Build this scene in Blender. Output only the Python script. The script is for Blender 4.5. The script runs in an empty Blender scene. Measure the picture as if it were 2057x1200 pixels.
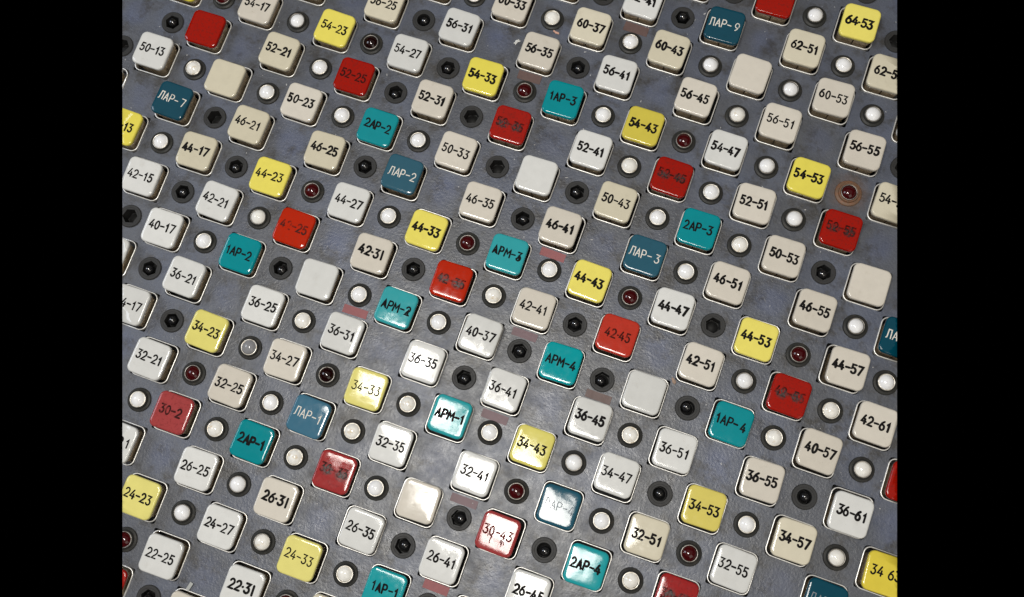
import bpy, bmesh, math, random
from mathutils import Vector, Matrix

random.seed(7)
U = 0.02                       # one lattice pitch of the panel, in metres
scene = bpy.context.scene
COL = scene.collection

# ------------------------------------------------------------------ camera
F_PX, CX = 2133.813, 1028.5
RM = Matrix(((0.94002066, 0.33561719, -0.06101029),
             (-0.31780055, 0.92663473, 0.2008753),
             (0.12395146, -0.16943782, 0.97771512)))
CAM = Vector((13.477925, 3.923375, 24.134003)) * U
cam_data = bpy.data.cameras.new('camera')
cam = bpy.data.objects.new('camera', cam_data)
COL.objects.link(cam)
cam_data.sensor_fit = 'HORIZONTAL'
cam_data.sensor_width = 36.0
cam_data.lens = 36.0 * F_PX / 2057.0
cam_data.clip_start = 0.01
cam_data.clip_end = 50
cam.matrix_world = Matrix.Translation(CAM) @ RM.transposed().to_4x4()
scene.camera = cam

# ------------------------------------------------------------------ world, lights, exposure
world = bpy.data.worlds.new('World')
scene.world = world
world.use_nodes = True
world.node_tree.nodes['Background'].inputs[0].default_value = (0, 0, 0, 1)
world.node_tree.nodes['Background'].inputs[1].default_value = 0.0
scene.view_settings.view_transform = 'Standard'
scene.view_settings.look = 'None'
scene.view_settings.exposure = 0.0
scene.view_settings.gamma = 1.0

def area(name, pos, target, sx, sy, radiance, color):
    """area light; sizes and positions in panel units, strength given as radiance"""
    l = bpy.data.lights.new(name, 'AREA')
    l.shape = 'RECTANGLE'
    l.size, l.size_y = sx * U, sy * U
    l.energy = radiance * math.pi * (sx * U) * (sy * U)
    l.color = color
    o = bpy.data.objects.new(name, l)
    COL.objects.link(o)
    p, t = Vector(pos) * U, Vector(target) * U
    o.location = p
    o.rotation_euler = (t - p).to_track_quat('-Z', 'Y').to_euler()
    return o

PC = (11, 8, 0)
area('ceiling_lamp', (9.4, 2.2, 60), (11.5, 6, 0), 14, 10.5, 28.0, (1.0, 0.965, 0.90))
area('ceiling_lamp', (-1.6, 8.0, 60), (10, 6, 0), 8, 8, 28.0, (1.0, 0.965, 0.90))
area('ceiling_bulb', (9.0, 2.6, 59.5), (11.5, 6, 0), 1.6, 1.6, 480.0, (1.0, 0.97, 0.92))
area('ceiling_bulb', (-1.2, 8.4, 59.5), (10, 6, 0), 1.6, 1.6, 380.0, (1.0, 0.97, 0.92))
area('ceiling_bounce', (12, 8, 130), PC, 220, 220, 0.20, (1.0, 0.96, 0.90))
area('side_window', (-62, 6, 62), PC, 34, 34, 6.4, (0.80, 0.87, 1.0))
area('room_fill', (61, -31, 60), PC, 50, 50, 1.3, (1.0, 0.93, 0.82))

# ------------------------------------------------------------------ materials
def mat(name):
    m = bpy.data.materials.new(name)
    m.use_nodes = True
    nt = m.node_tree
    return m, nt, nt.nodes['Principled BSDF']

def N(nt, t, **kw):
    n = nt.nodes.new(t)
    for k, v in kw.items():
        setattr(n, k, v)
    return n

def ramp(nt, src, p0, p1, c0=(0, 0, 0, 1), c1=(1, 1, 1, 1)):
    r = N(nt, 'ShaderNodeValToRGB')
    r.color_ramp.elements[0].position = p0
    r.color_ramp.elements[1].position = p1
    r.color_ramp.elements[0].color = c0
    r.color_ramp.elements[1].color = c1
    nt.links.new(src, r.inputs[0])
    return r.outputs[0]

def noise(nt, vec, scale, detail=3.0, rough=0.55):
    n = N(nt, 'ShaderNodeTexNoise')
    n.inputs['Scale'].default_value = scale
    n.inputs['Detail'].default_value = detail
    n.inputs['Roughness'].default_value = rough
    nt.links.new(vec, n.inputs['Vector'])
    return n.outputs['Fac']

def mix(nt, fac, a, b, blend='MIX'):
    n = N(nt, 'ShaderNodeMix', data_type='RGBA', blend_type=blend)
    for s, v in ((n.inputs[0], fac), (n.inputs[6], a), (n.inputs[7], b)):
        if isinstance(v, (int, float)):
            s.default_value = v
        elif isinstance(v, tuple):
            s.default_value = v if len(v) == 4 else v + (1,)
        else:
            nt.links.new(v, s)
    return n.outputs[2]

def local_vec(nt):
    """object space plus a different offset for every object, so that no two wear alike"""
    tc = N(nt, 'ShaderNodeTexCoord')
    oi = N(nt, 'ShaderNodeObjectInfo')
    mul = N(nt, 'ShaderNodeVectorMath', operation='SCALE')
    cmb = N(nt, 'ShaderNodeCombineXYZ')
    nt.links.new(oi.outputs['Random'], cmb.inputs[0])
    nt.links.new(oi.outputs['Random'], cmb.inputs[1])
    nt.links.new(cmb.outputs[0], mul.inputs[0])
    mul.inputs['Scale'].default_value = 7.3
    add = N(nt, 'ShaderNodeVectorMath', operation='ADD')
    nt.links.new(tc.outputs['Object'], add.inputs[0])
    nt.links.new(mul.outputs[0], add.inputs[1])
    return add.outputs[0], oi.outputs['Random']

def plastic(name, color, dirt, dirt_amt=0.25, rough=(0.05, 0.14), wave=0.15, mottled=0.0, vary=0.10):
    m, nt, b = mat(name)
    v, rnd = local_vec(nt)
    c = mix(nt, noise(nt, v, 260, 4), tuple(x * (1 - vary) for x in color), tuple(min(1, x * (1 + vary * .5)) for x in color))
    # every cap has aged a little differently
    hv = N(nt, 'ShaderNodeHueSaturation')
    mr = N(nt, 'ShaderNodeMapRange')
    mr.inputs[3].default_value, mr.inputs[4].default_value = 0.93, 1.06
    nt.links.new(rnd, mr.inputs[0]); nt.links.new(mr.outputs[0], hv.inputs['Value'])
    mr2 = N(nt, 'ShaderNodeMapRange')
    mr2.inputs[3].default_value, mr2.inputs[4].default_value = 1.10, 0.97
    nt.links.new(rnd, mr2.inputs[0]); nt.links.new(mr2.outputs[0], hv.inputs['Saturation'])
    nt.links.new(c, hv.inputs['Color'])
    c = hv.outputs['Color']
    d = ramp(nt, noise(nt, v, 190, 6, .7), .58, .80)
    dm = N(nt, 'ShaderNodeMath', operation='MULTIPLY'); dm.inputs[1].default_value = dirt_amt
    nt.links.new(d, dm.inputs[0])
    c = mix(nt, dm.outputs[0], c, dirt)
    if mottled:
        s = ramp(nt, noise(nt, v, 900, 3, .6), .52, .66)
        sm = N(nt, 'ShaderNodeMath', operation='MULTIPLY'); sm.inputs[1].default_value = mottled
        nt.links.new(s, sm.inputs[0])
        c = mix(nt, sm.outputs[0], c, dirt)
    sp = ramp(nt, noise(nt, v, 2600, 2, .5), .70, .78)
    sm = N(nt, 'ShaderNodeMath', operation='MULTIPLY'); sm.inputs[1].default_value = .35
    nt.links.new(sp, sm.inputs[0])
    c = mix(nt, sm.outputs[0], c, tuple(x * .5 for x in dirt))
    nt.links.new(c, b.inputs['Base Color'])
    r = N(nt, 'ShaderNodeMapRange')
    r.inputs[1].default_value, r.inputs[2].default_value = .35, .7
    r.inputs[3].default_value, r.inputs[4].default_value = rough
    nt.links.new(noise(nt, v, 340, 5, .65), r.inputs[0])
    nt.links.new(r.outputs[0], b.inputs['Roughness'])
    b1 = N(nt, 'ShaderNodeBump')
    b1.inputs['Strength'].default_value = wave; b1.inputs['Distance'].default_value = .0006
    nt.links.new(noise(nt, v, 130, 2, .4), b1.inputs['Height'])
    b2 = N(nt, 'ShaderNodeBump')
    b2.inputs['Strength'].default_value = .05; b2.inputs['Distance'].default_value = .00008
    nt.links.new(noise(nt, v, 2600, 3, .6), b2.inputs['Height'])
    nt.links.new(b1.outputs[0], b2.inputs['Normal'])
    nt.links.new(b2.outputs[0], b.inputs['Normal'])
    b.inputs['IOR'].default_value = 1.46
    return m

def simple(name, color, rough, metal=0.0, dirt=None, dirt_lim=(.5, .7), dirt_scale=300, bump=.15, bscale=1500, bdist=.0001):
    m, nt, b = mat(name)
    v, rnd = local_vec(nt)
    c = mix(nt, noise(nt, v, 400, 3), tuple(x * .8 for x in color), tuple(min(1, x * 1.15) for x in color))
    if dirt:
        c = mix(nt, ramp(nt, noise(nt, v, dirt_scale, 5, .65), *dirt_lim), c, dirt)
    nt.links.new(c, b.inputs['Base Color'])
    b.inputs['Metallic'].default_value = metal
    r = N(nt, 'ShaderNodeMapRange')
    r.inputs[3].default_value, r.inputs[4].default_value = rough * .75, min(1, rough * 1.3)
    nt.links.new(noise(nt, v, 600, 4), r.inputs[0])
    nt.links.new(r.outputs[0], b.inputs['Roughness'])
    bb = N(nt, 'ShaderNodeBump')
    bb.inputs['Strength'].default_value = bump; bb.inputs['Distance'].default_value = bdist
    nt.links.new(noise(nt, v, bscale, 3), bb.inputs['Height'])
    nt.links.new(bb.outputs[0], b.inputs['Normal'])
    return m

BR = (0.30, 0.24, 0.16)
M = {
 'W': plastic('cap_plastic_cool_white', (0.68, 0.68, 0.655), BR, .22),
 'P': plastic('cap_plastic_warm_white', (0.65, 0.605, 0.525), BR, .25),
 'C': plastic('cap_plastic_cream', (0.66, 0.61, 0.475), BR, .25),
 'Y': plastic('cap_plastic_yellow', (0.80, 0.70, 0.135), (.62, .50, .14), .4),
 'D': plastic('cap_plastic_deep_yellow', (0.72, 0.58, 0.07), (.5, .40, .08), .4),
 'E': plastic('cap_plastic_ochre_yellow', (0.66, 0.56, 0.12), (.5, .42, .12), .4),
 'V': plastic('cap_plastic_pale_yellow', (0.74, 0.67, 0.20), (.6, .52, .2), .4),
 'R': plastic('cap_plastic_red', (0.33, 0.012, 0.007), (.12, .012, .008), .6, mottled=.5),
 'O': plastic('cap_plastic_orange_red', (0.46, 0.028, 0.012), (.25, .03, .015), .4, mottled=.25),
 'S': plastic('cap_plastic_faded_red', (0.34, 0.042, 0.042), (.12, .015, .015), .6, mottled=.4),
 'T': plastic('cap_plastic_teal', (0.004, 0.245, 0.275), (.01, .13, .14), .3),
 'L': plastic('cap_plastic_light_teal', (0.028, 0.33, 0.355), (.02, .20, .21), .4),
 'N': plastic('cap_plastic_navy', (0.008, 0.060, 0.092), (.004, .03, .05), .4),
 'A': plastic('cap_plastic_dusk_blue', (0.026, 0.098, 0.142), (.015, .06, .09), .5),
 'B': plastic('cap_plastic_slate_blue', (0.065, 0.165, 0.24), (.02, .08, .12), .5),
}
METAL_RIM = simple('bright_rim_metal', (0.88, 0.86, 0.82), .34, .55, (.50, .46, .40), (.62, .80), 260, .2, 900)
METAL_BODY = simple('tarnished_sleeve_metal', (0.66, 0.54, 0.38), .36, .5, (.16, .12, .08), (.50, .72), 500, .5, 900, .0002)
METAL_RING = simple('lens_ring_metal', (0.84, 0.80, 0.72), .34, .7, (.30, .23, .13), (.5, .72), 500)
RING_DARK = simple('dull_ring_metal', (0.34, 0.32, 0.29), .40, .9, (.12, .10, .08), (.5, .7), 500)
BEZEL = simple('bezel_black_rubber', (0.030, 0.030, 0.028), .42, 0, (.055, .050, .042), (.52, .75), 420, .35, 1600)
BEZEL_B = simple('bezel_black_plastic', (0.036, 0.036, 0.036), .46, 0, (.035, .033, .030), (.52, .75), 420, .3, 1600)
BEZEL_R = simple('bezel_rusty', (0.15, 0.085, 0.05), .6, 0, (.20, .085, .04), (.45, .65), 700, .6, 1800)
for _m in (BEZEL, BEZEL_B):
    _m.node_tree.nodes['Principled BSDF'].inputs['IOR'].default_value = 1.25
WELL = simple('well_black', (0.006, 0.006, 0.006), .7)
BULB = simple('bulb_smoked_glass', (0.012, 0.012, 0.013), .04, 0, bump=.0)
BULB.node_tree.nodes['Principled BSDF'].inputs['IOR'].default_value = 1.85
LENS = {
 'w': simple('lens_milky_white', (0.93, 0.93, 0.94), .035, 0, (.80, .77, .70), (.62, .80), 350, .02),
 'y': simple('lens_milky_yellowed', (0.88, 0.855, 0.80), .05, 0, (.66, .54, .36), (.56, .74), 330, .02),
 'r': simple('lens_dark_red', (0.050, 0.0035, 0.0045), .035, 0, bump=.02),
 'k': simple('lens_blackened_red', (0.010, 0.002, 0.002), .035, 0, bump=.02),
 'g': simple('lens_grey', (0.25, 0.25, 0.26), .05, 0, bump=.02),
}

def ink(name, color, lo, hi, scale=700, rough=.5, alpha=1.0):
    m, nt, b = mat(name)
    v, rnd = local_vec(nt)
    b.inputs['Base Color'].default_value = color + (1,)
    b.inputs['Roughness'].default_value = rough
    b.inputs['IOR'].default_value = 1.12
    a = ramp(nt, noise(nt, v, scale, 4, .6), lo, hi, (alpha,) * 3 + (1,), (0, 0, 0, 1))
    nt.links.new(a, b.inputs['Alpha'])
    return m

INK = {
 'k': ink('ink_black', (.010, .009, .009), .84, 1.0),
 'f': ink('ink_black_faded', (.02, .010, .009), .50, .78, 420, .5, .72),
 's': ink('ink_black_rubbed', (.03, .010, .008), .42, .70, 420, .5, .50),
 'h': ink('ink_black_half_gone', (.04, .02, .018), .40, .62, 260, .5, .75),
 'w': ink('engraved_white', (.78, .74, .66), .60, .72, 600, .6),
 'g': ink('engraved_grey', (.30, .33, .36), .56, .74, 500, .6, .8),
 'd': ink('ink_dried_red', (.10, .008, .005), .58, .70, 900, .4),
}

def smudge_mat(name, color, amount):
    m, nt, b = mat(name)
    v, rnd = local_vec(nt)
    b.inputs['Base Color'].default_value = color + (1,)
    b.inputs['Roughness'].default_value = .45
    tc = N(nt, 'ShaderNodeTexCoord')
    mp = N(nt, 'ShaderNodeVectorMath', operation='SUBTRACT')
    mp.inputs[1].default_value = (.5, .5, 0)
    nt.links.new(tc.outputs['Generated'], mp.inputs[0])
    fl = N(nt, 'ShaderNodeVectorMath', operation='MULTIPLY'); fl.inputs[1].default_value = (1, 1, 0)
    nt.links.new(mp.outputs[0], fl.inputs[0])
    ln = N(nt, 'ShaderNodeVectorMath', operation='LENGTH')
    nt.links.new(fl.outputs[0], ln.inputs[0])
    fall = ramp(nt, ln.outputs['Value'], .18, .5, (amount,) * 3 + (1,), (0, 0, 0, 1))
    nz = ramp(nt, noise(nt, v, 900, 4, .65), .38, .60)
    mu = N(nt, 'ShaderNodeMath', operation='MULTIPLY')
    nt.links.new(fall, mu.inputs[0]); nt.links.new(nz, mu.inputs[1])
    nt.links.new(mu.outputs[0], b.inputs['Alpha'])
    return m
SMUDGE = smudge_mat('smudge_dark', (.03, .012, .010), .95)

def plate_material():
    m, nt, b = mat('panel_paint')
    tc = N(nt, 'ShaderNodeTexCoord'); v = tc.outputs['Object']
    c = mix(nt, noise(nt, v, 45, 4, .6), (.094, .103, .136), (.070, .074, .086))
    c = mix(nt, ramp(nt, noise(nt, v, 26, 3, .5), .42, .62), c, (.090, .103, .148))
    g = ramp(nt, noise(nt, v, 75, 6, .72), .50, .64)                       # handled grime
    gm = N(nt, 'ShaderNodeMath', operation='MULTIPLY'); gm.inputs[1].default_value = .75
    nt.links.new(g, gm.inputs[0])
    c = mix(nt, gm.outputs[0], c, (.036, .032, .027))
    s = ramp(nt, noise(nt, v, 560, 4, .65), .67, .74)                        # dark chips
    c = mix(nt, s, c, (.03, .028, .026))
    f = ramp(nt, noise(nt, v, 1500, 2, .5), .745, .78)                      # pale dust
    fm = N(nt, 'ShaderNodeMath', operation='MULTIPLY'); fm.inputs[1].default_value = .6
    nt.links.new(f, fm.inputs[0])
    c = mix(nt, fm.outputs[0], c, (.40, .41, .43))
    for ang, sc in ((.35, (260, 9000, 1)), (1.9, (200, 7000, 1))):            # hairline scratches in two directions
        mp = N(nt, 'ShaderNodeMapping'); mp.inputs['Rotation'].default_value = (0, 0, ang)
        nt.links.new(v, mp.inputs['Vector'])
        m2 = N(nt, 'ShaderNodeVectorMath', operation='MULTIPLY'); m2.inputs[1].default_value = sc
        nt.links.new(mp.outputs[0], m2.inputs[0])
        ln_ = ramp(nt, noise(nt, m2.outputs[0], 1.0, 1, .4), .735, .77)
        lm = N(nt, 'ShaderNodeMath', operation='MULTIPLY'); lm.inputs[1].default_value = .35
        nt.links.new(ln_, lm.inputs[0])
        c = mix(nt, lm.outputs[0], c, (.26, .27, .29))
    grain = noise(nt, v, 2400, 2, .6)
    c = mix(nt, ramp(nt, grain, .35, .68), mix(nt, 1.0, c, (.80, .80, .80), 'MULTIPLY'), mix(nt, 1.0, c, (1.18, 1.18, 1.18), 'MULTIPLY'))
    at = N(nt, 'ShaderNodeAttribute'); at.attribute_name = 'daylight_tint'
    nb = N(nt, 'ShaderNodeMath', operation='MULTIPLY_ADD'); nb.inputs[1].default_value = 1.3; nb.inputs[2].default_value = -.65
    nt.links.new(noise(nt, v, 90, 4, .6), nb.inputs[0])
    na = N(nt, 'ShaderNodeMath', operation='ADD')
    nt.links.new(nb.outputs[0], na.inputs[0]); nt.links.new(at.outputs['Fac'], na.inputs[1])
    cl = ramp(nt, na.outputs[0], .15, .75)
    c = mix(nt, cl, mix(nt, 1.0, c, (1.02, 1.01, .95), 'MULTIPLY'), mix(nt, 1.0, c, (1.0, 1.03, 1.12), 'MULTIPLY'))  # painted light: bluish daylight on open cells, warmer shade round lamps and buttons
    # rust bloom round the brown lamp
    d = N(nt, 'ShaderNodeVectorMath', operation='DISTANCE')
    d.inputs[1].default_value = (17.0 * U, 13.0 * U, 0)
    nt.links.new(v, d.inputs[0])
    ad = N(nt, 'ShaderNodeMath', operation='MULTIPLY_ADD')
    ad.inputs[1].default_value = .009; nt.links.new(noise(nt, v, 420, 5, .7), ad.inputs[0])
    nt.links.new(d.outputs['Value'], ad.inputs[2])
    rr = ramp(nt, ad.outputs[0], .0092, .0132, (.8,) * 3 + (1,), (0, 0, 0, 1))
    c = mix(nt, rr, c, (.135, .080, .058))
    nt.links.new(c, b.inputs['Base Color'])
    r = N(nt, 'ShaderNodeMapRange')
    r.inputs[1].default_value, r.inputs[2].default_value = .3, .7
    r.inputs[3].default_value, r.inputs[4].default_value = .23, .50
    nt.links.new(noise(nt, v, 110, 6, .7), r.inputs[0])
    nt.links.new(r.outputs[0], b.inputs['Roughness'])
    b.inputs['IOR'].default_value = 1.48
    b1 = N(nt, 'ShaderNodeBump'); b1.inputs['Strength'].default_value = .9; b1.inputs['Distance'].default_value = .00016
    nt.links.new(noise(nt, v, 800, 4, .6), b1.inputs['Height'])
    b2 = N(nt, 'ShaderNodeBump'); b2.inputs['Strength'].default_value = .35; b2.inputs['Distance'].default_value = .0006
    nt.links.new(noise(nt, v, 120, 3, .5), b2.inputs['Height'])
    nt.links.new(b1.outputs[0], b2.inputs['Normal'])
    nt.links.new(b2.outputs[0], b.inputs['Normal'])
    return m
PLATE = plate_material()

# ------------------------------------------------------------------ helpers
def to_obj(name, bm, m, parent=None, smooth=True):
    bmesh.ops.scale(bm, vec=(U, U, U), verts=bm.verts)
    me = bpy.data.meshes.new(name)
    if smooth:
        for fc in bm.faces:
            fc.smooth = True
    bm.to_mesh(me); bm.free()
    me.materials.append(m)
    o = bpy.data.objects.new(name, me)
    COL.objects.link(o)
    o.parent = parent
    return o

def share(name, src, parent, m=None):
    o = src.copy()
    o.name = name
    COL.objects.link(o)
    o.parent = parent
    if m is not None:
        o.material_slots[0].link = 'OBJECT'
        o.material_slots[0].material = m
    return o

def rsq(a, r, seg=7, notch=False):
    """outline of a rounded square, half width a, counter-clockwise"""
    r = max(min(r, a - 1e-4), .004)
    pts = []
    for k, (sx, sy) in enumerate(((1, 1), (-1, 1), (-1, -1), (1, -1))):
        for s in range(seg + 1):
            t = math.pi / 2 * (k + s / seg)
            pts.append((sx * (a - r) + r * math.cos(t), sy * (a - r) + r * math.sin(t)))
        if notch and k == 2:
            pts += [(-.016, -a), (-.016, -a + .07), (.016, -a + .07), (.016, -a)]
    return pts

def loft(rings, close_top=True, close_bottom=True, loop=False):
    bm = bmesh.new()
    rv = [[bm.verts.new(p) for p in r] for r in rings]
    n = len(rv[0])
    pairs = list(zip(rv[:-1], rv[1:]))
    if loop:
        pairs.append((rv[-1], rv[0]))
    for a, b in pairs:
        for i in range(n):
            j = (i + 1) % n
            bm.faces.new((a[i], a[j], b[j], b[i]))
    if close_top:
        bm.faces.new(rv[-1])
    if close_bottom:
        bm.faces.new(rv[0][::-1])
    return bm

def lathe(profile, seg=40, close_top=True, close_bottom=True, loop=False):
    rings = [[(r * math.cos(2 * math.pi * k / seg), r * math.sin(2 * math.pi * k / seg), z) for k in range(seg)] for r, z in profile]
    return loft(rings, close_top, close_bottom, loop)

def empty(name, x, y, z=0.0, rz=0.0):
    o = bpy.data.objects.new(name, None)
    COL.objects.link(o)
    o.empty_display_size = .005
    o.location = (x * U, y * U, z * U)
    o.rotation_euler = (0, 0, rz)
    return o

def tag(o, label=None, cat=None, group=None, kind=None):
    if label: o['label'] = label
    if cat: o['category'] = cat
    if group: o['group'] = group
    if kind: o['kind'] = kind
    return o

# ------------------------------------------------------------------ what stands where
def oct2(i, j):
    return '%o-%o' % (18 + 2 * j, 11 + 2 * i)
def site(code):
    r, c = code.split('-')
    return (int(c, 8) - 11) // 2, (int(r, 8) - 18) // 2

# code, tone, writing, style
KEYS = '''
64-43 W - n|64-47 R - n|64-53 Y 64.53 b
62-35 W - n|62-41 W 62-41 m|62-45 N ЛАР-_9 w|62-51 C 62-51 m|62-55 C 62-55 m
60-27 C - n|60-33 P 60-33 m|60-37 C 60-37 m|60-43 C 60-43 m|60-47 P - n|60-53 P 60-53 n|60-57 W - n
56-21 C - n|56-25 C 56-25 n|56-31 W 56-31 m|56-35 P 56-35 m|56-41 W 56-41 m|56-45 P 56-45 m|56-51 P 56-51 n|56-55 P 56-55 m
54-13 Y - n|54-17 P 54-17 n|54-23 Y 54-23 n|54-27 W 54-27 n|54-33 Y 54-33 m|54-37 T 1АР-3 n|54-43 E 54-43 m|54-47 W 54-47 m|54-53 Y 54-53 m|54-57 C 54-57 n
52-15 R - x|52-21 C 52-21 m|52-25 R 52-25 f|52-31 P 52-31 m|52-35 R 52-35 s|52-41 W 52-41 m|52-45 R 52-45 s|52-51 P 52-51 m|52-55 R 52-55 s
50-13 W 50-13 n|50-17 C - n|50-23 P 50-23 m|50-27 T 2АР-2 f|50-33 P 50-33 n|50-37 W - n|50-43 C 50-43 n|50-47 T 2АР-3 f|50-53 P 50-53 m|50-57 P - n
46-11 W - n|46-15 N ЛАР-_7 w|46-21 C 46-21 n|46-25 C 46-25 m|46-31 A ЛАР-2 w|46-35 P 46-35 n|46-41 P 46-41 m|46-45 A ЛАР-_3 w|46-51 P 46-51 m|46-55 P 46-55 m|46-61 N ЛАР-5 w
44-13 Y 44-13 n|44-17 C 44-17 m|44-23 Y 44-23 n|44-27 W 44-27 n|44-33 Y 44-33 m|44-37 L АРМ-3 u|44-43 Y 44-43 m|44-47 W 44-47 m|44-53 Y 44-53 m|44-57 P 44-57 m
42-15 W 42-15 n|42-21 W 42-21 n|42-25 O 42-25 h|42-31 P 42.31 b|42-35 O 42-35 s|42-41 P 42-41 n|42-45 O 42.45 f|42-51 P 42-51 m|42-55 R 42-55 s|42-61 P 42-61 m
40-17 W 40-17 n|40-23 T 1АР-2 f|40-27 W - n|40-33 L АРМ-2 u|40-37 W 40-37 n|40-43 L АРМ-4 n|40-47 W - n|40-53 T 1АР-_4 f|40-57 P 40-57 m|40-63 R - n
36-15 W - n|36-21 W 36-21 n|36-25 W 36-25 n|36-31 W 36-31 n|36-35 W 36-35 n|36-41 W 36-41 n|36-45 W 36-45 m|36-51 W 36-51 n|36-55 P 36-55 m|36-61 W 36-61 m
34-17 W 34-17 n|34-23 V 34-23 n|34-27 P 34-27 n|34-33 V 34-33 t|34-37 L АРМ-1 m|34-43 V 34-43 n|34-47 W 34-47 n|34-53 E 34-53 n|34-57 C 34-57 m|34-63 D 34__63 n
32-21 W 32-21 n|32-25 P 32-25 n|32-31 B ЛАР-1 w|32-35 W 32-35 n|32-41 W 32-41 n|32-45 A ЛАР-4 g|32-51 C 32-51 m|32-55 W 32-55 n|32-61 N ЛАР-6 g
30-23 S 30-2_ f|30-27 T 2АР-1 m|30-33 S 30-33 s|30-37 P - y|30-43 S 30-43 d|30-47 L 2АР-4 m|30-53 S 30-53 s
26-21 W 26-2_1 n|26-25 W 26-25 n|26-31 P 26.31 b|26-35 W 26-35 n|26-41 W 26-41 n|26-45 W 26-45 m
24-23 V 24-23 n|24-27 W 24-27 n|24-33 V 24-33 t|24-37 L 1АР-1 n|24-43 D - n
22-25 W 22-25 n|22-31 W 22.31 b|22-35 C - n
20-23 R - n|20-27 P - n
'''
KEYS = [k.split() for k in KEYS.replace('\n', '|').split('|') if k.strip()]

# measured seat of each cap against the lattice (pitch units)
OFF = {'50-13': (-0.048, 0.07), '52-15': (0.002, -0.004), '54-17': (0.029, -0.031), '52-21': (-0.021, 0.028), '50-17': (-0.028, -0.069), '46-15': (-0.054, 0.0), '46-21': (-0.009, 0.026), '50-23': (-0.006, -0.047), '54-23': (0.11, 0.014), '56-31': (-0.019, -0.022), '54-27': (0.023, -0.059), '52-25': (-0.016, -0.021), '52-31': (0.006, 0.045), '54-33': (-0.042, -0.051), '50-27': (-0.013, -0.049), '56-35': (0.035, -0.017), '60-37': (0.003, -0.036), '56-41': (-0.019, 0.016), '60-43': (-0.037, -0.007), '54-37': (-0.021, -0.01), '54-43': (-0.007, -0.034), '56-45': (-0.076, 0.058), '62-45': (0.05, -0.006), '60-47': (-0.034, -0.007), '62-51': (-0.02, 0.019), '64-53': (0.046, 0.031), '60-53': (-0.015, 0.049), '56-51': (-0.005, 0.057), '42-21': (-0.017, 0.008), '44-23': (-0.013, -0.036), '40-17': (0.001, -0.042), '40-23': (0.028, -0.012), '42-25': (0.007, -0.019), '36-21': (-0.027, 0.048), '44-27': (0.024, -0.018), '46-31': (-0.02, 0.046), '46-35': (-0.029, -0.01), '44-33': (0.009, -0.068), '42-31': (-0.022, -0.003), '50-43': (-0.038, -0.004), '46-41': (-0.062, 0.012), '52-45': (0.01, -0.023), '46-45': (0.014, 0.003), '52-51': (0.002, -0.02), '54-53': (0.001, -0.047), '50-53': (-0.014, -0.018), '52-55': (0.041, -0.005), '50-57': (-0.015, -0.023), '34-23': (-0.003, 0.028), '32-21': (-0.046, -0.024), '32-25': (-0.004, 0.029), '34-27': (-0.004, 0.007), '30-23': (-0.036, 0.01), '36-31': (0.03, 0.023), '36-35': (0.039, 0.002), '34-33': (0.018, -0.001), '34-37': (0.052, 0.054), '40-37': (0.086, 0.017), '40-43': (0.008, 0.003), '42-45': (0.011, 0.042), '36-45': (0.039, 0.043), '40-47': (-0.023, -0.011), '44-53': (-0.038, -0.058), '44-57': (0.1, -0.014), '42-55': (0.025, -0.02), '40-53': (0.017, -0.043), '26-25': (-0.003, 0.032), '24-27': (0.013, 0.023), '22-25': (0.017, -0.024), '24-33': (-0.038, 0.006), '26-31': (-0.006, 0.01), '26-35': (0.081, 0.035), '30-37': (0.041, 0.065), '32-41': (0.002, 0.042), '26-41': (-0.04, 0.028), '30-43': (-0.102, -0.028), '34-47': (-0.022, 0.068), '32-45': (0.007, -0.021), '32-51': (0.025, 0.021), '30-47': (-0.025, -0.041), '36-55': (0.013, 0.015), '34-57': (0.028, 0.0), '36-61': (0.005, -0.065)}

# lamps: w white lens, r dark red, k blackened, g grey, o rusty bezel; b open hexagon with bulb, c round opening with bulb, e empty hexagon
LAMPS = '''
66-53 e|64-45 e|64-51 w|64-55 e|62-37 e|62-43 b|62-53 w
60-31 w|60-35 w|60-41 w|60-45 w|60-51 w|60-55 w
56-27 c|56-37 b|56-47 w|56-57 e
54-15 r|54-21 w|54-25 k|54-31 b|54-35 r|54-41 w|54-45 r|54-51 w|54-55 o
52-13 b|52-23 w|52-27 b|52-33 e|52-43 w|52-47 w|52-53 w
50-11 e|50-15 w|50-21 w|50-25 w|50-31 w|50-35 e|50-41 b|50-45 w|50-51 w|50-55 b
46-17 e|46-27 b|46-37 b|46-47 w|46-57 w
44-15 w|44-21 b|44-25 r|44-31 w|44-35 r|44-41 w|44-45 r|44-51 e|44-55 r|44-61 w
42-17 b|42-23 w|42-33 b|42-37 w|42-43 b|42-53 w|42-57 w
40-15 e|40-21 w|40-25 b|40-31 w|40-35 w|40-41 b|40-45 b|40-51 c|40-55 w|40-61 w
36-17 b|36-27 w|36-37 b|36-47 w|36-57 c
34-21 b|34-25 g|34-31 k|34-35 w|34-41 w|34-45 w|34-51 c|34-55 w|34-61 w
32-23 r|32-27 w|32-33 w|32-43 r|32-47 w|32-53 r
30-21 w|30-25 w|30-31 w|30-35 w|30-41 b|30-45 c|30-51 w
26-27 w|26-37 b|24-25 w|24-31 w|24-35 w|24-41 c|22-23 r|22-33 r|20-25 b
'''
LAMPS = [k.split() for k in LAMPS.replace('\n', '|').split('|') if k.strip()]
KEYSITE = {site(k[0]): k for k in KEYS}
LAMPSITE = {site(k[0]): k for k in LAMPS}

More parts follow.
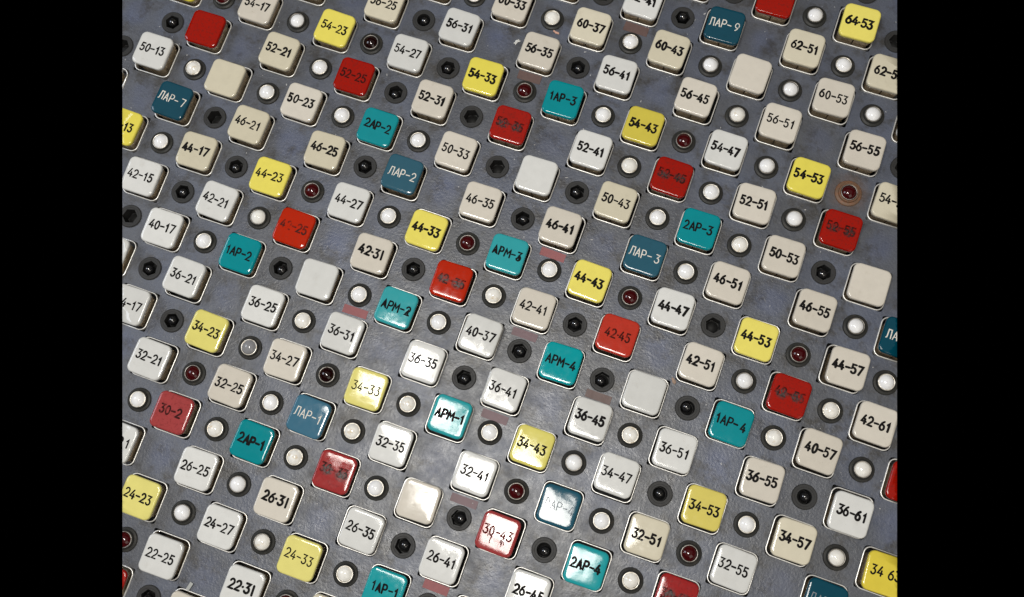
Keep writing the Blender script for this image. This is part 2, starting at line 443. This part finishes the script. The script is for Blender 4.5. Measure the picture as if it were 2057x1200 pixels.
# ------------------------------------------------------------------ painted metal panel with its openings
def build_plate():
    bm = bmesh.new()
    V = {}
    def v(x, y, z=0.0):
        k = (round(x, 5), round(y, 5), round(z, 5))
        if k not in V:
            V[k] = bm.verts.new((x, y, z))
        return V[k]
    DEP = -.12
    for i in range(-5, 25):
        for j in range(-4, 21):
            if (i, j) in KEYSITE:
                h = .477; n = 12; o = []; q = []
                for sx, sy in ((-1, -1), (1, -1), (1, 1), (-1, 1)):      # punched opening, its corners filed more or less round
                    r = random.uniform(.03, .13); g = r * .29
                    trio = [((sx * h, sy * (h - r)), (sx * .5, sy * (h - r))), ((sx * (h - g), sy * (h - g)), (sx * .5, sy * .5)), ((sx * (h - r), sy * h), (sx * (h - r), sy * .5))]
                    if sx * sy < 0: trio.reverse()
                    for a_, b_ in trio:
                        q.append((i + a_[0], j + a_[1])); o.append((i + b_[0], j + b_[1]))
            elif (i, j) in LAMPSITE:
                n = 32; o = []; q = []
                for s in range(n):
                    t = 2 * math.pi * s / n + math.pi / 4
                    c, sn = math.cos(t), math.sin(t)
                    k = .5 / max(abs(c), abs(sn))
                    o.append((i + c * k, j + sn * k)); q.append((i + .22 * c, j + .22 * sn))
            else:
                q = 10
                for a in range(q):
                    for c in range(q):
                        x0, x1, y0, y1 = i - .5 + a / q, i - .5 + (a + 1) / q, j - .5 + c / q, j - .5 + (c + 1) / q
                        bm.faces.new((v(x0, y0), v(x1, y0), v(x1, y1), v(x0, y1)))
                continue
            for s in range(n):
                e = (s + 1) % n
                bm.faces.new((v(*o[s]), v(*o[e]), v(*q[e]), v(*q[s])))
                bm.faces.new((v(*q[s]), v(*q[e]), v(q[e][0], q[e][1], DEP), v(q[s][0], q[s][1], DEP)))
    bmesh.ops.remove_doubles(bm, verts=bm.verts, dist=1e-5)
    cells = [(x.co.x, x.co.y) for x in bm.verts]
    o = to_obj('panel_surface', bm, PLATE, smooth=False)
    at = o.data.attributes.new('daylight_tint', 'FLOAT', 'POINT')
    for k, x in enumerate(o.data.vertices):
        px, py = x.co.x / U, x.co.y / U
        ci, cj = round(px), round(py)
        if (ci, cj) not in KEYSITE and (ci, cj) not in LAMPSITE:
            t = min(1, max(0, (math.hypot(px - ci, py - cj) - .12) / .45)); at.data[k].value = .8 * (1 - t * t * (3 - 2 * t))  # daylight painted into the colour, strongest mid-cell where nothing stands
    tag(o, 'worn blue-grey painted metal panel that holds all the buttons and lamps', None, None, 'structure')
    bm = bmesh.new()
    bmesh.ops.create_cube(bm, size=1)
    bmesh.ops.scale(bm, vec=(30, 25, .1), verts=bm.verts)
    bmesh.ops.translate(bm, vec=(9.5, 8, -.75), verts=bm.verts)
    b = to_obj('panel_backing', bm, WELL, smooth=False)
    tag(b, 'black inside of the panel seen through the button openings', None, None, 'structure')
    return o
build_plate()

# ------------------------------------------------------------------ lettering
def arc(cx, cy, rx, ry, a0, a1, n=9):
    return [(cx + rx * math.cos(math.radians(a0 + (a1 - a0) * k / n)), cy + ry * math.sin(math.radians(a0 + (a1 - a0) * k / n))) for k in range(n + 1)]
G = {
 '0': [arc(.5, .5, .44, .5, 90, 450, 16)],
 '1': [[(.18, .72), (.62, 1), (.62, 0)]],
 'I': [[(.5, 1.02), (.5, -.02)]],
 '2': [arc(.5, .70, .44, .30, 165, -35, 9) + [(.02, 0), (1, 0)]],
 '3': [[(.08, 1), (.90, 1), (.42, .60)] + arc(.45, .30, .47, .30, 85, -155, 10)],
 '4': [[(.60, 1), (0, .27), (1, .27)], [(.72, .58), (.72, 0)]],
 '5': [[(.90, 1), (.20, 1), (.10, .56)] + arc(.45, .32, .47, .32, 115, -150, 11)],
 '6': [[(.78, 1), (.38, .80)] + arc(.48, .31, .45, .31, 150, 510, 15)],
 '7': [[(0, 1), (.98, 1), (.38, 0)]],
 '9': [[(.22, 0), (.62, .20)] + arc(.52, .69, .45, .31, -30, 330, 15)],
 'А': [[(0, 0), (.50, 1), (1, 0)], [(.20, .34), (.80, .34)]],
 'Р': [[(.02, 0), (.02, 1)], [(.02, 1), (.55, 1)] + arc(.55, .73, .38, .27, 80, -90, 7) + [(.02, .46)]],
 'М': [[(0, 0), (.08, 1), (.50, .38), (.92, 1), (1, 0)]],
 'Л': [[(-.02, 0), (.18, .10), (.30, 1), (.95, 1), (.95, 0)]],
}
def top_z(m):
    K = ((0, .3335), (.1, .3333), (.2, .3326), (.3, .3314), (.36, .3302), (.40, .325), (.5, .30))
    for (a, za), (b, zb) in zip(K[:-1], K[1:]):
        if m <= b:
            return za + (zb - za) * (m - a) / (b - a)
    return .30

def stroke(bm, pts, w, lift):
    P = []
    for k in range(len(pts) - 1):                   # keep segments short so they follow the cap
        (ax, ay), (bx, by) = pts[k], pts[k + 1]
        n = max(1, int(math.hypot(bx - ax, by - ay) / .05))
        for s in range(n):
            P.append((ax + (bx - ax) * s / n, ay + (by - ay) * s / n))
    P.append(pts[-1])
    Q = [P[0]]
    for q in P[1:]:
        if math.hypot(q[0] - Q[-1][0], q[1] - Q[-1][1]) > 1e-4:
            Q.append(q)
    P = Q
    # rounded ends
    def unit(a, b):
        d = math.hypot(b[0] - a[0], b[1] - a[1]); return ((b[0] - a[0]) / d, (b[1] - a[1]) / d)
    d0, d1 = unit(P[0], P[1]), unit(P[-2], P[-1])
    P = [(P[0][0] - d0[0] * w * .35, P[0][1] - d0[1] * w * .35)] + P + [(P[-1][0] + d1[0] * w * .35, P[-1][1] + d1[1] * w * .35)]
    W = [.45] + [1] * (len(P) - 2) + [.45]
    prev = None
    for k, (x, y) in enumerate(P):
        a = unit(P[k - 1], P[k]) if k else unit(P[0], P[1])
        b = unit(P[k], P[k + 1]) if k < len(P) - 1 else a
        tx, ty = a[0] + b[0], a[1] + b[1]
        L = math.hypot(tx, ty)
        if L < .3: tx, ty, L = a[0], a[1], 1
        nx, ny = -ty / L, tx / L
        hw = w * .5 * W[k] / max(.62, (nx * -a[1] + ny * a[0]))
        row = []
        for o, h in ((-1, -.003), (-.8, lift), (.8, lift), (1, -.003)):
            px, py = x + nx * hw * o, y + ny * hw * o
            row.append(bm.verts.new((px, py, top_z(max(abs(px), abs(py))) + h)))
        if prev:
            for q in range(3):
                bm.faces.new((prev[q], row[q], row[q + 1], prev[q + 1]))
        prev = row

def lettering(text, style, rng):
    h, gw, gap, w = .196, .102, .038, .044
    if style in 'm': w = .052
    if style == 'b': h, gw, gap, w = .205, .114, .040, .056
    if style == 't': w = .032
    if style in 'ug': w = .038 if style == 'u' else .022
    if style == 'w': w = .026
    if style == 's': w = .040
    adv = []
    for ch in text:
        adv.append({'-': .088, '.': .020, '_': .012, 'М': gw * 1.25, 'Л': gw * 1.05, '1': gw * .78}.get(ch, gw))
    if text[-3:-2] == '.' and text.endswith('1'):
        adv[-1] = gw * .7
    tot = sum(adv) + gap * (len(text) - 1)
    x = -tot / 2 + rng.uniform(-.02, .01)
    y0 = -h / 2 + rng.uniform(-.005, .03)
    slope = rng.uniform(-.05, .02)
    bm = bmesh.new()
    lift = .0028
    for k, ch in enumerate(text):
        a = adv[k]
        yb = y0 + rng.uniform(-.006, .006)
        if ch == '-':
            S = [[(x, yb + h * .5), (x + a, yb + h * .5 + rng.uniform(-.006, .006))]]
        elif ch == '.':
            S = [[(x, yb + h * .47), (x + .018, yb + h * .47)]]
        elif ch == '_':
            S = []
        else:
            g = G['I'] if (ch == '1' and style == 'b') else G[ch]
            sx, lean = a * rng.uniform(.94, 1.04), rng.uniform(-.01, .012)
            if ch == '1': sx = gw * .8
            S = [[(x + px * sx + lean * py, yb + py * h) for px, py in s] for s in g]
        for s in S:
            for rep in range(1 + (style in 'bmus' and rng.random() < .75)):
                dx, dy = (0, 0) if rep == 0 else (rng.uniform(-.009, .009), rng.uniform(-.007, .007))
                lift += .00025
                stroke(bm, [(px + dx, py + dy + slope * px) for px, py in s], w * rng.uniform(.88, 1.12), lift)
        if style == 'u' and k in (0, 4) and ch != '_' or (style == 'n' and text == '1АР-1' and k == 1):
            lift += .0003
            cx, cy = x + a * .5, yb + h * .45
            stroke(bm, [(cx - .03, cy - .05), (cx + .01, cy + .04), (cx + .02, cy - .06)], .045, lift)
        x += a + gap
    if style == 'd':                                  # ink that ran down
        for (px, py), L in (((-.20, -.06), .05), ((-.115, -.07), .17), ((-.105, -.08), .07), ((.135, -.09), .10), ((.15, -.11), .13), ((.11, -.10), .06), ((.19, -.12), .07)):
            lift += .0003
            pts = [(px + .0 * k + rng.uniform(-.010, .010), py - L * k / 5) for k in range(6)]
            stroke(bm, pts, .020, lift)
    return bm

def smudge_mesh(cx, cy, rx, ry):
    bm = bmesh.new()
    n = 12
    g = [[bm.verts.new((cx + rx * (2 * a / n - 1), cy + ry * (2 * b / n - 1),
          top_z(max(abs(cx + rx * (2 * a / n - 1)), abs(cy + ry * (2 * b / n - 1)))) + .0062)) for a in range(n + 1)] for b in range(n + 1)]
    for b in range(n):
        for a in range(n):
            bm.faces.new((g[b][a], g[b][a + 1], g[b + 1][a + 1], g[b + 1][a]))
    return bm

# ------------------------------------------------------------------ one button
def cap_mesh():
    A, R0 = .430, .145
    prof = [(A - .030, .218), (A - .004, .222), (A, .232), (A + .001, .283)]
    for k in range(1, 7):
        t = math.pi / 2 * k / 6
        prof.append((A - .043 * (1 - math.cos(t)), .283 + .044 * math.sin(t)))
    prof += [(.375, .3292), (.36, .3302), (.30, .3314), (.20, .3326), (.10, .3333), (.02, .3335)]
    rings = [[(x, y, z) for x, y in rsq(a, R0 - (A - a) * .75 if a > .3 else a * .36)] for a, z in prof]
    return loft(rings)
cap0 = to_obj('cap', cap_mesh(), M['W'])
body0 = to_obj('sleeve', loft([[(x, y, z) for x, y in rsq(a, .12, 5, True)] for a, z in ((.375, -.45), (.375, .05), (.392, .06), (.395, .19), (.388, .225))]), METAL_BODY, smooth=False)
rim0 = to_obj('rim', loft([[(x, y, z) for x, y in rsq(a, r)] for a, r, z in
     ((.471, .165, -.10), (.474, .167, .024), (.472, .165, .036), (.467, .160, .041), (.453, .146, .041), (.447, .140, .034), (.445, .138, -.30), (.460, .153, -.30))],
     False, False, True), METAL_RIM)
protos = [cap0, body0, rim0]

TONE = {'W': 'white', 'P': 'off-white', 'C': 'cream', 'Y': 'yellow', 'D': 'deep yellow', 'V': 'pale yellow', 'E': 'ochre yellow', 'R': 'red', 'O': 'bright red', 'S': 'dull red',
        'T': 'teal', 'L': 'light teal', 'N': 'dark navy blue', 'B': 'slate blue', 'A': 'dusky blue'}
def says(code):
    """what one can read on a button in the photograph"""
    k = KEYSITE.get(site(code))
    if not k or k[2] == '-': return None
    return k[2].replace('__', ' ').replace('_', '').replace('.', '·')
OWN = {
 '64-43': 'rim of a button cut by the top edge, left of the blank red one',
 '64-47': 'red button at the top edge, above the ЛАР-9 and 62-51 buttons',
 '62-35': 'button at the top edge with only its rim showing, above the 60-33 button',
 '60-27': 'button at the top edge with only its rim showing, above the 56-31 button',
 '56-21': 'button at the top edge with only its rim showing, above the yellow 54-23 button',
 '54-13': 'yellow button cut by the top edge, above the blank red button',
 '60-57': 'sliver of a button rim at the right edge, above right of 56-55',
 '46-11': 'button with only its rim corner showing at the left edge, below left of 50-13',
 '36-15': 'white button sliver at the left edge, below the 40-17 button',
 '40-63': 'red button sliver at the right edge, below the 42-61 button',
 '24-43': 'yellow button corner at the bottom edge, between the 26-41 and 26-45 buttons',
 '22-35': 'cream button corner at the bottom edge, below the yellow 24-33 button',
 '20-23': 'red button sliver in the bottom left corner beside the 22-25 button',
 '20-27': 'off-white button top at the bottom edge with clear tape behind it',
 '52-15': 'blank red button with pale scratches above the 50-13 button',
 '50-17': 'blank cream button between the 50-13 and 50-23 buttons',
 '60-47': 'blank off-white button between the 60-43 and 60-53 buttons',
 '50-37': 'blank white button between the 50-33 and 50-43 buttons',
 '50-57': 'blank off-white button right of the 50-53 button near the right edge',
 '40-27': 'blank white button above left of the 36-31 button',
 '40-47': 'blank white button right of the 36-45 and above left of 36-51',
 '30-37': 'blank stained off-white button left of the red 30-43 button',
 '46-61': 'navy blue button cut by the right edge, right of the 46-55 button',
 '32-61': 'navy blue button cut by the bottom edge, below the 34-57 button',
 '26-21': 'white button cut by the left edge, left of the 26-25 button, a 1 showing',
 '44-13': 'yellow button cut by the left edge, 13 showing on it',
 '34-17': 'white button cut by the left edge, marked 4-17',
 '62-55': 'cream button cut by the right edge, marked 62-5',
 '54-57': 'cream button cut by the right edge, marked 54',
 '34-63': 'deep yellow button cut by the right edge, marked 34 6',
 '52-55': 'red button with a black smudged marking just below the rusty lamp',
 '30-43': 'glossy red button, dried ink running from its marking 30-43',
 '32-45': 'dusky blue button mirroring the lamp, faintly engraved ЛАР-4',
 '34-37': 'glossy light teal button marked АРМ-1 mirroring the lamp',
}
key_rng = random.Random(11)
for code, tone, text, style in KEYS:
    i, j = site(code)
    rng = random.Random(code)
    ox, oy = OFF.get(code, (rng.uniform(-.03, .03), rng.uniform(-.03, .03)))
    ox, oy = max(-.06, min(.06, ox * .8)), max(-.06, min(.06, oy * .8))
    e = empty('push_button', i + ox * .3, j + oy * .3)
    words = OWN.get(code)
    if not words:
        s = says(code)
        how = {'s': 'smudged dark marking', 'h': 'half worn-off marking', 'f': 'faded marking', 'w': 'white engraved marking',
               'b': 'bold black marking', 'd': 'running marking', 'u': 'blotted black marking', 'g': 'faint engraved marking'}.get(style, 'black marking')
        near = None
        for di, dj, rel in ((1, 1, 'below left of'), (-1, 1, 'below right of'), (1, -1, 'above left of'), (-1, -1, 'above right of')):
            s2 = oct2(i + di, j + dj)
            t2 = says(s2)
            if t2 and t2 != s and s2 not in OWN and near is None: near = (rel, TONE[KEYSITE[(i + di, j + dj)][1]], t2)
        words = '%s button with %s %s' % (TONE[tone], how, s)
        if near: words += ', %s the %s %s' % near
    tag(e, words, 'push button', 'square push buttons set in slanting rows')
    rim = share('rim', rim0, e)
    rim.rotation_euler = (0, 0, math.radians(rng.uniform(-.5, .5)))
    sl = share('sleeve', body0, e)
    sl.location = (ox * .5 * U, oy * .5 * U, rng.uniform(-.02, .0) * U)
    sl.rotation_euler = (0, 0, math.radians(rng.uniform(-1, 1)))
    cap = share('cap', cap0, e, M[tone])
    cap.location = (ox * .7 * U, oy * .7 * U, rng.uniform(-.025, .025) * U)
    tl = .15 if code in ('32-45', '30-43', '34-37', '32-41') else .8
    cap.rotation_euler = [math.radians(rng.uniform(-a, a)) for a in (tl, tl, 1.8)]
    if text != '-':
        im = {'f': 'f', 's': 's', 'h': 'h', 'w': 'w', 'g': 'g', 'd': 'd', 'x': 'f'}.get(style, 'k')
        if code in ('50-27', '50-47', '40-23', '40-53'): im = 'k'
        to_obj('lettering', lettering(text, style, rng), INK[im], cap)
    if style in 's':
        for cx in (-.17, .17):
            to_obj('smudge', smudge_mesh(cx + rng.uniform(-.02, .02), rng.uniform(-.04, .03), rng.uniform(.15, .19), rng.uniform(.12, .16)), SMUDGE, cap)
for o in protos:
    bpy.data.objects.remove(o)

# ------------------------------------------------------------------ indicator lamps
def ring_to_hex(R, hexr, z0, z1, depth):
    """flat bezel with a hexagonal (or round) opening"""
    n = 36
    prof_out = [(R, -.01), (R, .022), (R - .018, .040)]
    rings = [[(r * math.cos(2 * math.pi * k / n), r * math.sin(2 * math.pi * k / n), z) for k in range(n)] for r, z in prof_out]
    def hx(s, z, rr):
        out = []
        for k in range(n):
            t = 2 * math.pi * k / n
            q = (t % (math.pi / 3)) - math.pi / 6
            r = hexr / math.cos(q) if rr else hexr * 1.02
            out.append((r * s * math.cos(t), r * s * math.sin(t), z))
        return out
    return rings, hx

def bezel_open(hexagon):
    rings, hx = ring_to_hex(.283, .160, 0, 0, 0)
    n = 36
    rings.append([(.215 * math.cos(2 * math.pi * k / n), .215 * math.sin(2 * math.pi * k / n), .040) for k in range(n)])
    rings.append([(.206 * math.cos(2 * math.pi * k / n), .206 * math.sin(2 * math.pi * k / n), .034) for k in range(n)])
    rings.append(hx(1.03, .034, hexagon))
    rings.append(hx(1.0, .028, hexagon))
    rings.append(hx(.97, -.30, hexagon))
    return loft(rings, True, False)
bz_hex = to_obj('bezel', bezel_open(True), BEZEL_B, smooth=False)
bz_round = to_obj('bezel', bezel_open(False), BEZEL_B, smooth=False)
well0 = to_obj('well', lathe([(.150, -.296), (.150, -.285)], 24), WELL)
bulb0 = to_obj('bulb', lathe([(.112, -.28), (.112, -.10)] + [(.112 * math.cos(t), -.10 + .112 * math.sin(t)) for t in [math.radians(a) for a in (12, 24, 36, 48, 60, 70, 80, 87)]], 28), BULB)
bz_lit = to_obj('bezel', lathe([(.283, -.01), (.283, .020), (.276, .032), (.262, .040), (.222, .043), (.214, .050), (.210, .090), (.204, .104), (.192, .110), (.178, .108), (.172, .06)], 44, False, False), BEZEL)
ring0 = to_obj('lens_ring', lathe([(.178 + .0125 * math.cos(t), .112 + .0125 * math.sin(t)) for t in [math.radians(45 * a) for a in range(8)]], 44, False, False, True), METAL_RING)
def lens_mesh(rise):
    r0 = .170
    Rs = (r0 * r0 + rise * rise) / (2 * rise)
    a0 = math.asin(r0 / Rs)
    return lathe([(r0, .07)] + [(Rs * math.sin(a0 * k / 10), .110 + rise - Rs + Rs * math.cos(a0 * k / 10)) for k in range(10, 0, -1)], 44)
lens0 = to_obj('lens', lens_mesh(.085), LENS['w'])
protos = [bz_hex, bz_round, well0, bulb0, bz_lit, ring0, lens0]
for o in (bz_hex, bz_round):
    for p in o.data.polygons: p.use_smooth = False

KIND = {'w': 'white domed lamp', 'r': 'dark red domed lamp', 'k': 'blackish domed lamp', 'g': 'grey domed lamp', 'o': 'dark red lamp with rusty brown bezel',
        'b': 'black lamp socket with bare bulb', 'c': 'black lamp socket with small bulb', 'e': 'empty black hexagonal lamp socket'}
USED = set()
def where(i, j):
    def nm(a, b):
        k = KEYSITE.get((a, b))
        if not k: return None
        return says(k[0]) if k[0] not in ('26-21', '46-61', '32-61') else None
    l, r, u, d = nm(i - 1, j), nm(i + 1, j), nm(i, j + 1), nm(i, j - 1)
    if l and r: return 'between the %s and %s buttons' % (l, r)
    if u and d: return 'just below the %s button and above %s' % (u, d)
    if l and u: return 'right of %s and below %s' % (l, u)
    if l and d: return 'right of %s and above %s' % (l, d)
    if r and u: return 'left of %s and below %s' % (r, u)
    if r and d: return 'left of %s and above %s' % (r, d)
    for w_, s in ((l, 'right of'), (r, 'left of'), (u, 'below'), (d, 'above')):
        if w_: return '%s the %s button' % (s, w_)
    return 'at the edge near the corner'
LOWN = {'64-45': 'dark lamp socket at the top edge, left of the red button and above ЛАР-9',
        '66-53': 'dark lamp socket at the top edge, just above the 64·53 button',
        '62-37': 'dark lamp socket at the top edge, left of the 62-41 button',
        '54-15': 'dark red lamp cut by the top edge, left of the 54-17 button',
        '64-55': 'dark lamp socket cut by the right edge, right of the 64·53 button',
        '56-57': 'dark lamp socket sliver at the right edge, right of the 56-55 button'}
for code, kind in LAMPS:
    i, j = site(code)
    rng = random.Random('lamp' + code)
    lit = kind in 'wrkgo'
    e = empty('indicator_lamp' if lit else 'lamp_socket', i + rng.uniform(-.02, .02), j + rng.uniform(-.02, .02), 0, rng.uniform(0, 6.28))
    lab = LOWN.get(code) or KIND[kind] + ' ' + where(i, j)
    tag(e, lab, 'indicator lamp' if lit else 'lamp socket', 'round indicator lamps between the buttons' if lit else 'lamp sockets without a lens')
    if lit:
        b = share('bezel', bz_lit, e, BEZEL_R if kind == 'o' else BEZEL)
        if kind == 'o': b.scale = (1.10, 1.10, 1)
        ln = share('lens', lens0, e, LENS['y' if kind == 'w' and rng.random() < .3 else {'o': 'r'}.get(kind, kind)])
        ln.location = (rng.uniform(-.006, .006) * U, rng.uniform(-.006, .006) * U, rng.uniform(-.018, .012) * U)
        ln.rotation_euler = (math.radians(rng.uniform(-3, 3)), math.radians(rng.uniform(-3, 3)), 0)
        share('lens_ring', ring0, e, RING_DARK if kind in 'ro' or rng.random() < .25 else METAL_RING)
    else:
        share('bezel', bz_round if kind == 'c' else bz_hex, e)
        share('well', well0, e)
        if kind in 'bc':
            bl = share('bulb', bulb0, e)
            bl.location = (rng.uniform(-.035, .035) * U, rng.uniform(-.035, .035) * U, rng.uniform(.02, .09) * U)
for o in protos:
    bpy.data.objects.remove(o)

# ------------------------------------------------------------------ strips of pink tape, crumbs, dust
def tape_mat(name, c, rough):
    m, nt, b = mat(name)
    v, rnd = local_vec(nt)
    cc = mix(nt, noise(nt, v, 500, 5, .7), tuple(x * .75 for x in c), tuple(x * 1.1 for x in c))
    nt.links.new(cc, b.inputs['Base Color'])
    b.inputs['Roughness'].default_value = rough
    b.inputs['Alpha'].default_value = .9
    bb = N(nt, 'ShaderNodeBump'); bb.inputs['Strength'].default_value = .5; bb.inputs['Distance'].default_value = .0002
    nt.links.new(noise(nt, v, 350, 4, .6), bb.inputs['Height']); nt.links.new(bb.outputs[0], b.inputs['Normal'])
    return m
TAPES = {'brown': tape_mat('tape_brown', (.13, .075, .065), .5), 'pink': tape_mat('tape_pink', (.33, .11, .115), .65),
         'mauve': tape_mat('tape_mauve', (.17, .095, .11), .5)}
for x, y, l, w, c, lab in (
    (11.03, 15.39, .60, .24, 'brown', 'faded brown tape strip between the 62-41 button and a white lamp'),
    (8.98, 13.40, .58, .22, 'brown', 'faded brown tape strip between the 56-35 button and a dark red lamp'),
    (10.97, 9.40, .60, .20, 'pink', 'pink tape strip between the 46-41 button and a white lamp'),
    (7.05, 6.62, .60, .20, 'pink', 'pink tape strip above the 36-31 button'),
    (10.98, 7.40, .60, .19, 'mauve', 'dull mauve tape strip below the 42-41 button'),
    (13.04, 6.60, .60, .19, 'brown', 'brown tape strip above the 36-45 button'),
    (10.97, 5.39, .62, .20, 'mauve', 'glossy mauve tape strip below the 36-41 button'),
    (10.96, 3.39, .62, .19, 'mauve', 'dull mauve tape strip below the 32-41 button'),
    (11.02, 1.42, .58, .20, 'pink', 'pink tape strip below the 26-41 button')):
    bm = bmesh.new()
    n = 10
    g = []
    rng = random.Random(lab)
    for zz in (.0015, .0075):
        g.append([[bm.verts.new((l * (a / n - .5) + (rng.uniform(-.006, .006) if a in (0, n) else 0), w * (b / 2 - .5), zz + .002 * math.sin(a * 1.3))) for a in range(n + 1)] for b in range(3)])
    for lay, flip in ((0, True), (1, False)):
        for b in range(2):
            for a in range(n):
                f = [g[lay][b][a], g[lay][b][a + 1], g[lay][b + 1][a + 1], g[lay][b + 1][a]]
                bm.faces.new(f[::-1] if flip else f)
    edge = [(0, a) for a in range(n)] + [(1, n), ]  # long sides
    for b in (0, 2):
        for a in range(n):
            bm.faces.new((g[0][b][a], g[0][b][a + 1], g[1][b][a + 1], g[1][b][a]))
    for a in (0, n):
        for b in range(2):
            bm.faces.new((g[0][b][a], g[0][b + 1][a], g[1][b + 1][a], g[1][b][a]))
    bmesh.ops.recalc_face_normals(bm, faces=bm.faces)
    o = to_obj('tape_strip', bm, TAPES[c], smooth=False)
    o.location = (x * U, y * U, 0)
    o.rotation_euler = (0, 0, math.radians(rng.uniform(-1.5, 1.5)))
    tag(o, lab, 'tape', 'strips of coloured tape stuck to the panel')

def crumb(x, y, sx, sy, sz, m, name, lab, cat, rz=0, seed=1, z=0.0, spiky=.35):
    bm = bmesh.new()
    bmesh.ops.create_icosphere(bm, subdivisions=3, radius=1)
    rng = random.Random(seed)
    ph = [rng.uniform(0, 6) for _ in range(6)]
    for v in bm.verts:
        k = 1 + spiky * (math.sin(5 * v.co.x + ph[0]) * math.sin(6 * v.co.y + ph[1]) + .6 * math.sin(11 * v.co.x + ph[2]) * math.sin(9 * v.co.y + ph[3])) + rng.uniform(-.06, .06)
        v.co = Vector((v.co.x * sx * k, v.co.y * sy * k, (v.co.z * sz + sz * .8) + z))
    o = to_obj(name, bm, m, smooth=False)
    o.location = (x * U, y * U, 0); o.rotation_euler = (0, 0, rz)
    return tag(o, lab, cat)
FLUFF = simple('fluff_white', (.62, .62, .60), .9)
CRUMB = simple('crumb_pink', (.62, .36, .27), .8)
PUTTY = simple('glue_tan', (.34, .24, .18), .6)
CLEAR = simple('tape_clear', (.42, .43, .41), .3)
crumb(8.377, 14.168, .075, .035, .02, FLUFF, 'lint', 'ragged white bit of lint on the panel left of the 56-35 button', 'lint', 1.0, 3, spiky=.6)
crumb(9.209, 14.70, .075, .022, .02, CRUMB, 'crumb', 'small pink crumb just below a white lamp near the 56-35 button', 'crumb', -.2, 4, spiky=.5)
crumb(14.53, 7.50, .075, .035, .03, PUTTY, 'glue_blob', 'tan blob of glue at the lower left corner of the 42-51 button', 'glue', -.8, 5, spiky=.3)
bm = bmesh.new()
bmesh.ops.create_cube(bm, size=1)
bmesh.ops.scale(bm, vec=(.08, .20, .006), verts=bm.verts)
o = to_obj('tape_piece', bm, CLEAR, smooth=False)
o.location = (5.80 * U, -.44 * U, .055 * U); o.rotation_euler = (.12, 0, math.radians(-14))
tag(o, 'short piece of clear tape sticking up at the bottom edge', 'tape')

# dust flakes lying on the panel: nobody could count them
bm = bmesh.new()
rng = random.Random(5)
for k in range(420):
    while True:
        x, y = rng.uniform(-2, 21), rng.uniform(-1.5, 18.5)
        s = (round(x), round(y))
        if s in KEYSITE: continue
        if s in LAMPSITE and math.hypot(x - s[0], y - s[1]) < .31: continue
        break
    r = rng.choice((.006, .008, .010, .016)); t0 = rng.uniform(0, 6)
    st = rng.uniform(1, 2.8)
    top = bm.verts.new((x, y, .012))
    ring = []
    for a in range(5):
        t = t0 + a * 1.2566
        dx, dy = r * st * math.cos(t) * rng.uniform(.6, 1.2), r * math.sin(t) * rng.uniform(.6, 1.2)
        ring.append(bm.verts.new((x + dx * math.cos(t0) - dy * math.sin(t0), y + dx * math.sin(t0) + dy * math.cos(t0), .002)))
    for a in range(5):
        bm.faces.new((ring[a], ring[(a + 1) % 5], top))
o = to_obj('dust_flakes', bm, simple('dust_pale', (.5, .5, .5), .9), smooth=False)
tag(o, 'pale dust flakes scattered over the panel', 'dust', None, 'stuff')

# ------------------------------------------------------------------ the piece of panel the photograph shows ends at these two sides
bpy.context.view_layer.update()
for px, keep in ((246.0, 1), (1802.0, -1)):
    nc = Vector((1, 0, (px - CX) / F_PX))
    nw = (RM.transposed() @ nc).normalized() * keep        # points towards the kept side
    for o in list(scene.objects):
        if o.type != 'MESH': continue
        mw = o.matrix_world
        ds = [(mw @ v.co - CAM).dot(nw) for v in o.data.vertices]
        if min(ds) >= 0: continue
        if max(ds) <= 0:
            o['gone'] = 1
            continue
        bm = bmesh.new(); bm.from_mesh(o.data); bm.transform(mw)
        res = bmesh.ops.bisect_plane(bm, geom=bm.verts[:] + bm.edges[:] + bm.faces[:], dist=1e-7, plane_co=CAM, plane_no=nw, clear_inner=True)
        ce = [g for g in res['geom_cut'] if isinstance(g, bmesh.types.BMEdge)]
        if o.name.startswith('panel_surface'):
            ext = bmesh.ops.extrude_edge_only(bm, edges=[e for e in ce if e.is_boundary])
            vs = [g for g in ext['geom'] if isinstance(g, bmesh.types.BMVert)]
            for v in vs: v.co.z = -.12 * U
        elif o.name.split('.')[0] in ('cap', 'sleeve', 'lens', 'bulb', 'panel_backing', 'rim', 'lens_ring'):
            try: bmesh.ops.holes_fill(bm, edges=ce, sides=0)
            except Exception: pass
        bm.transform(mw.inverted())
        old = o.data
        mm = [s.material for s in o.material_slots]
        me = bpy.data.meshes.new(old.name)
        bm.to_mesh(me); bm.free()
        for m_ in mm: me.materials.append(m_)
        for s in o.material_slots: s.link = 'DATA'
        o.data = me
def drop(o):
    for c in list(o.children): drop(c)
    bpy.data.objects.remove(o)
for o in [o for o in scene.objects if o.get('gone')]:
    try: drop(o)
    except ReferenceError: pass
for o in [o for o in scene.objects if o.type == 'EMPTY' and not o.children]:
    print('dropped', o.get('label')); bpy.data.objects.remove(o)
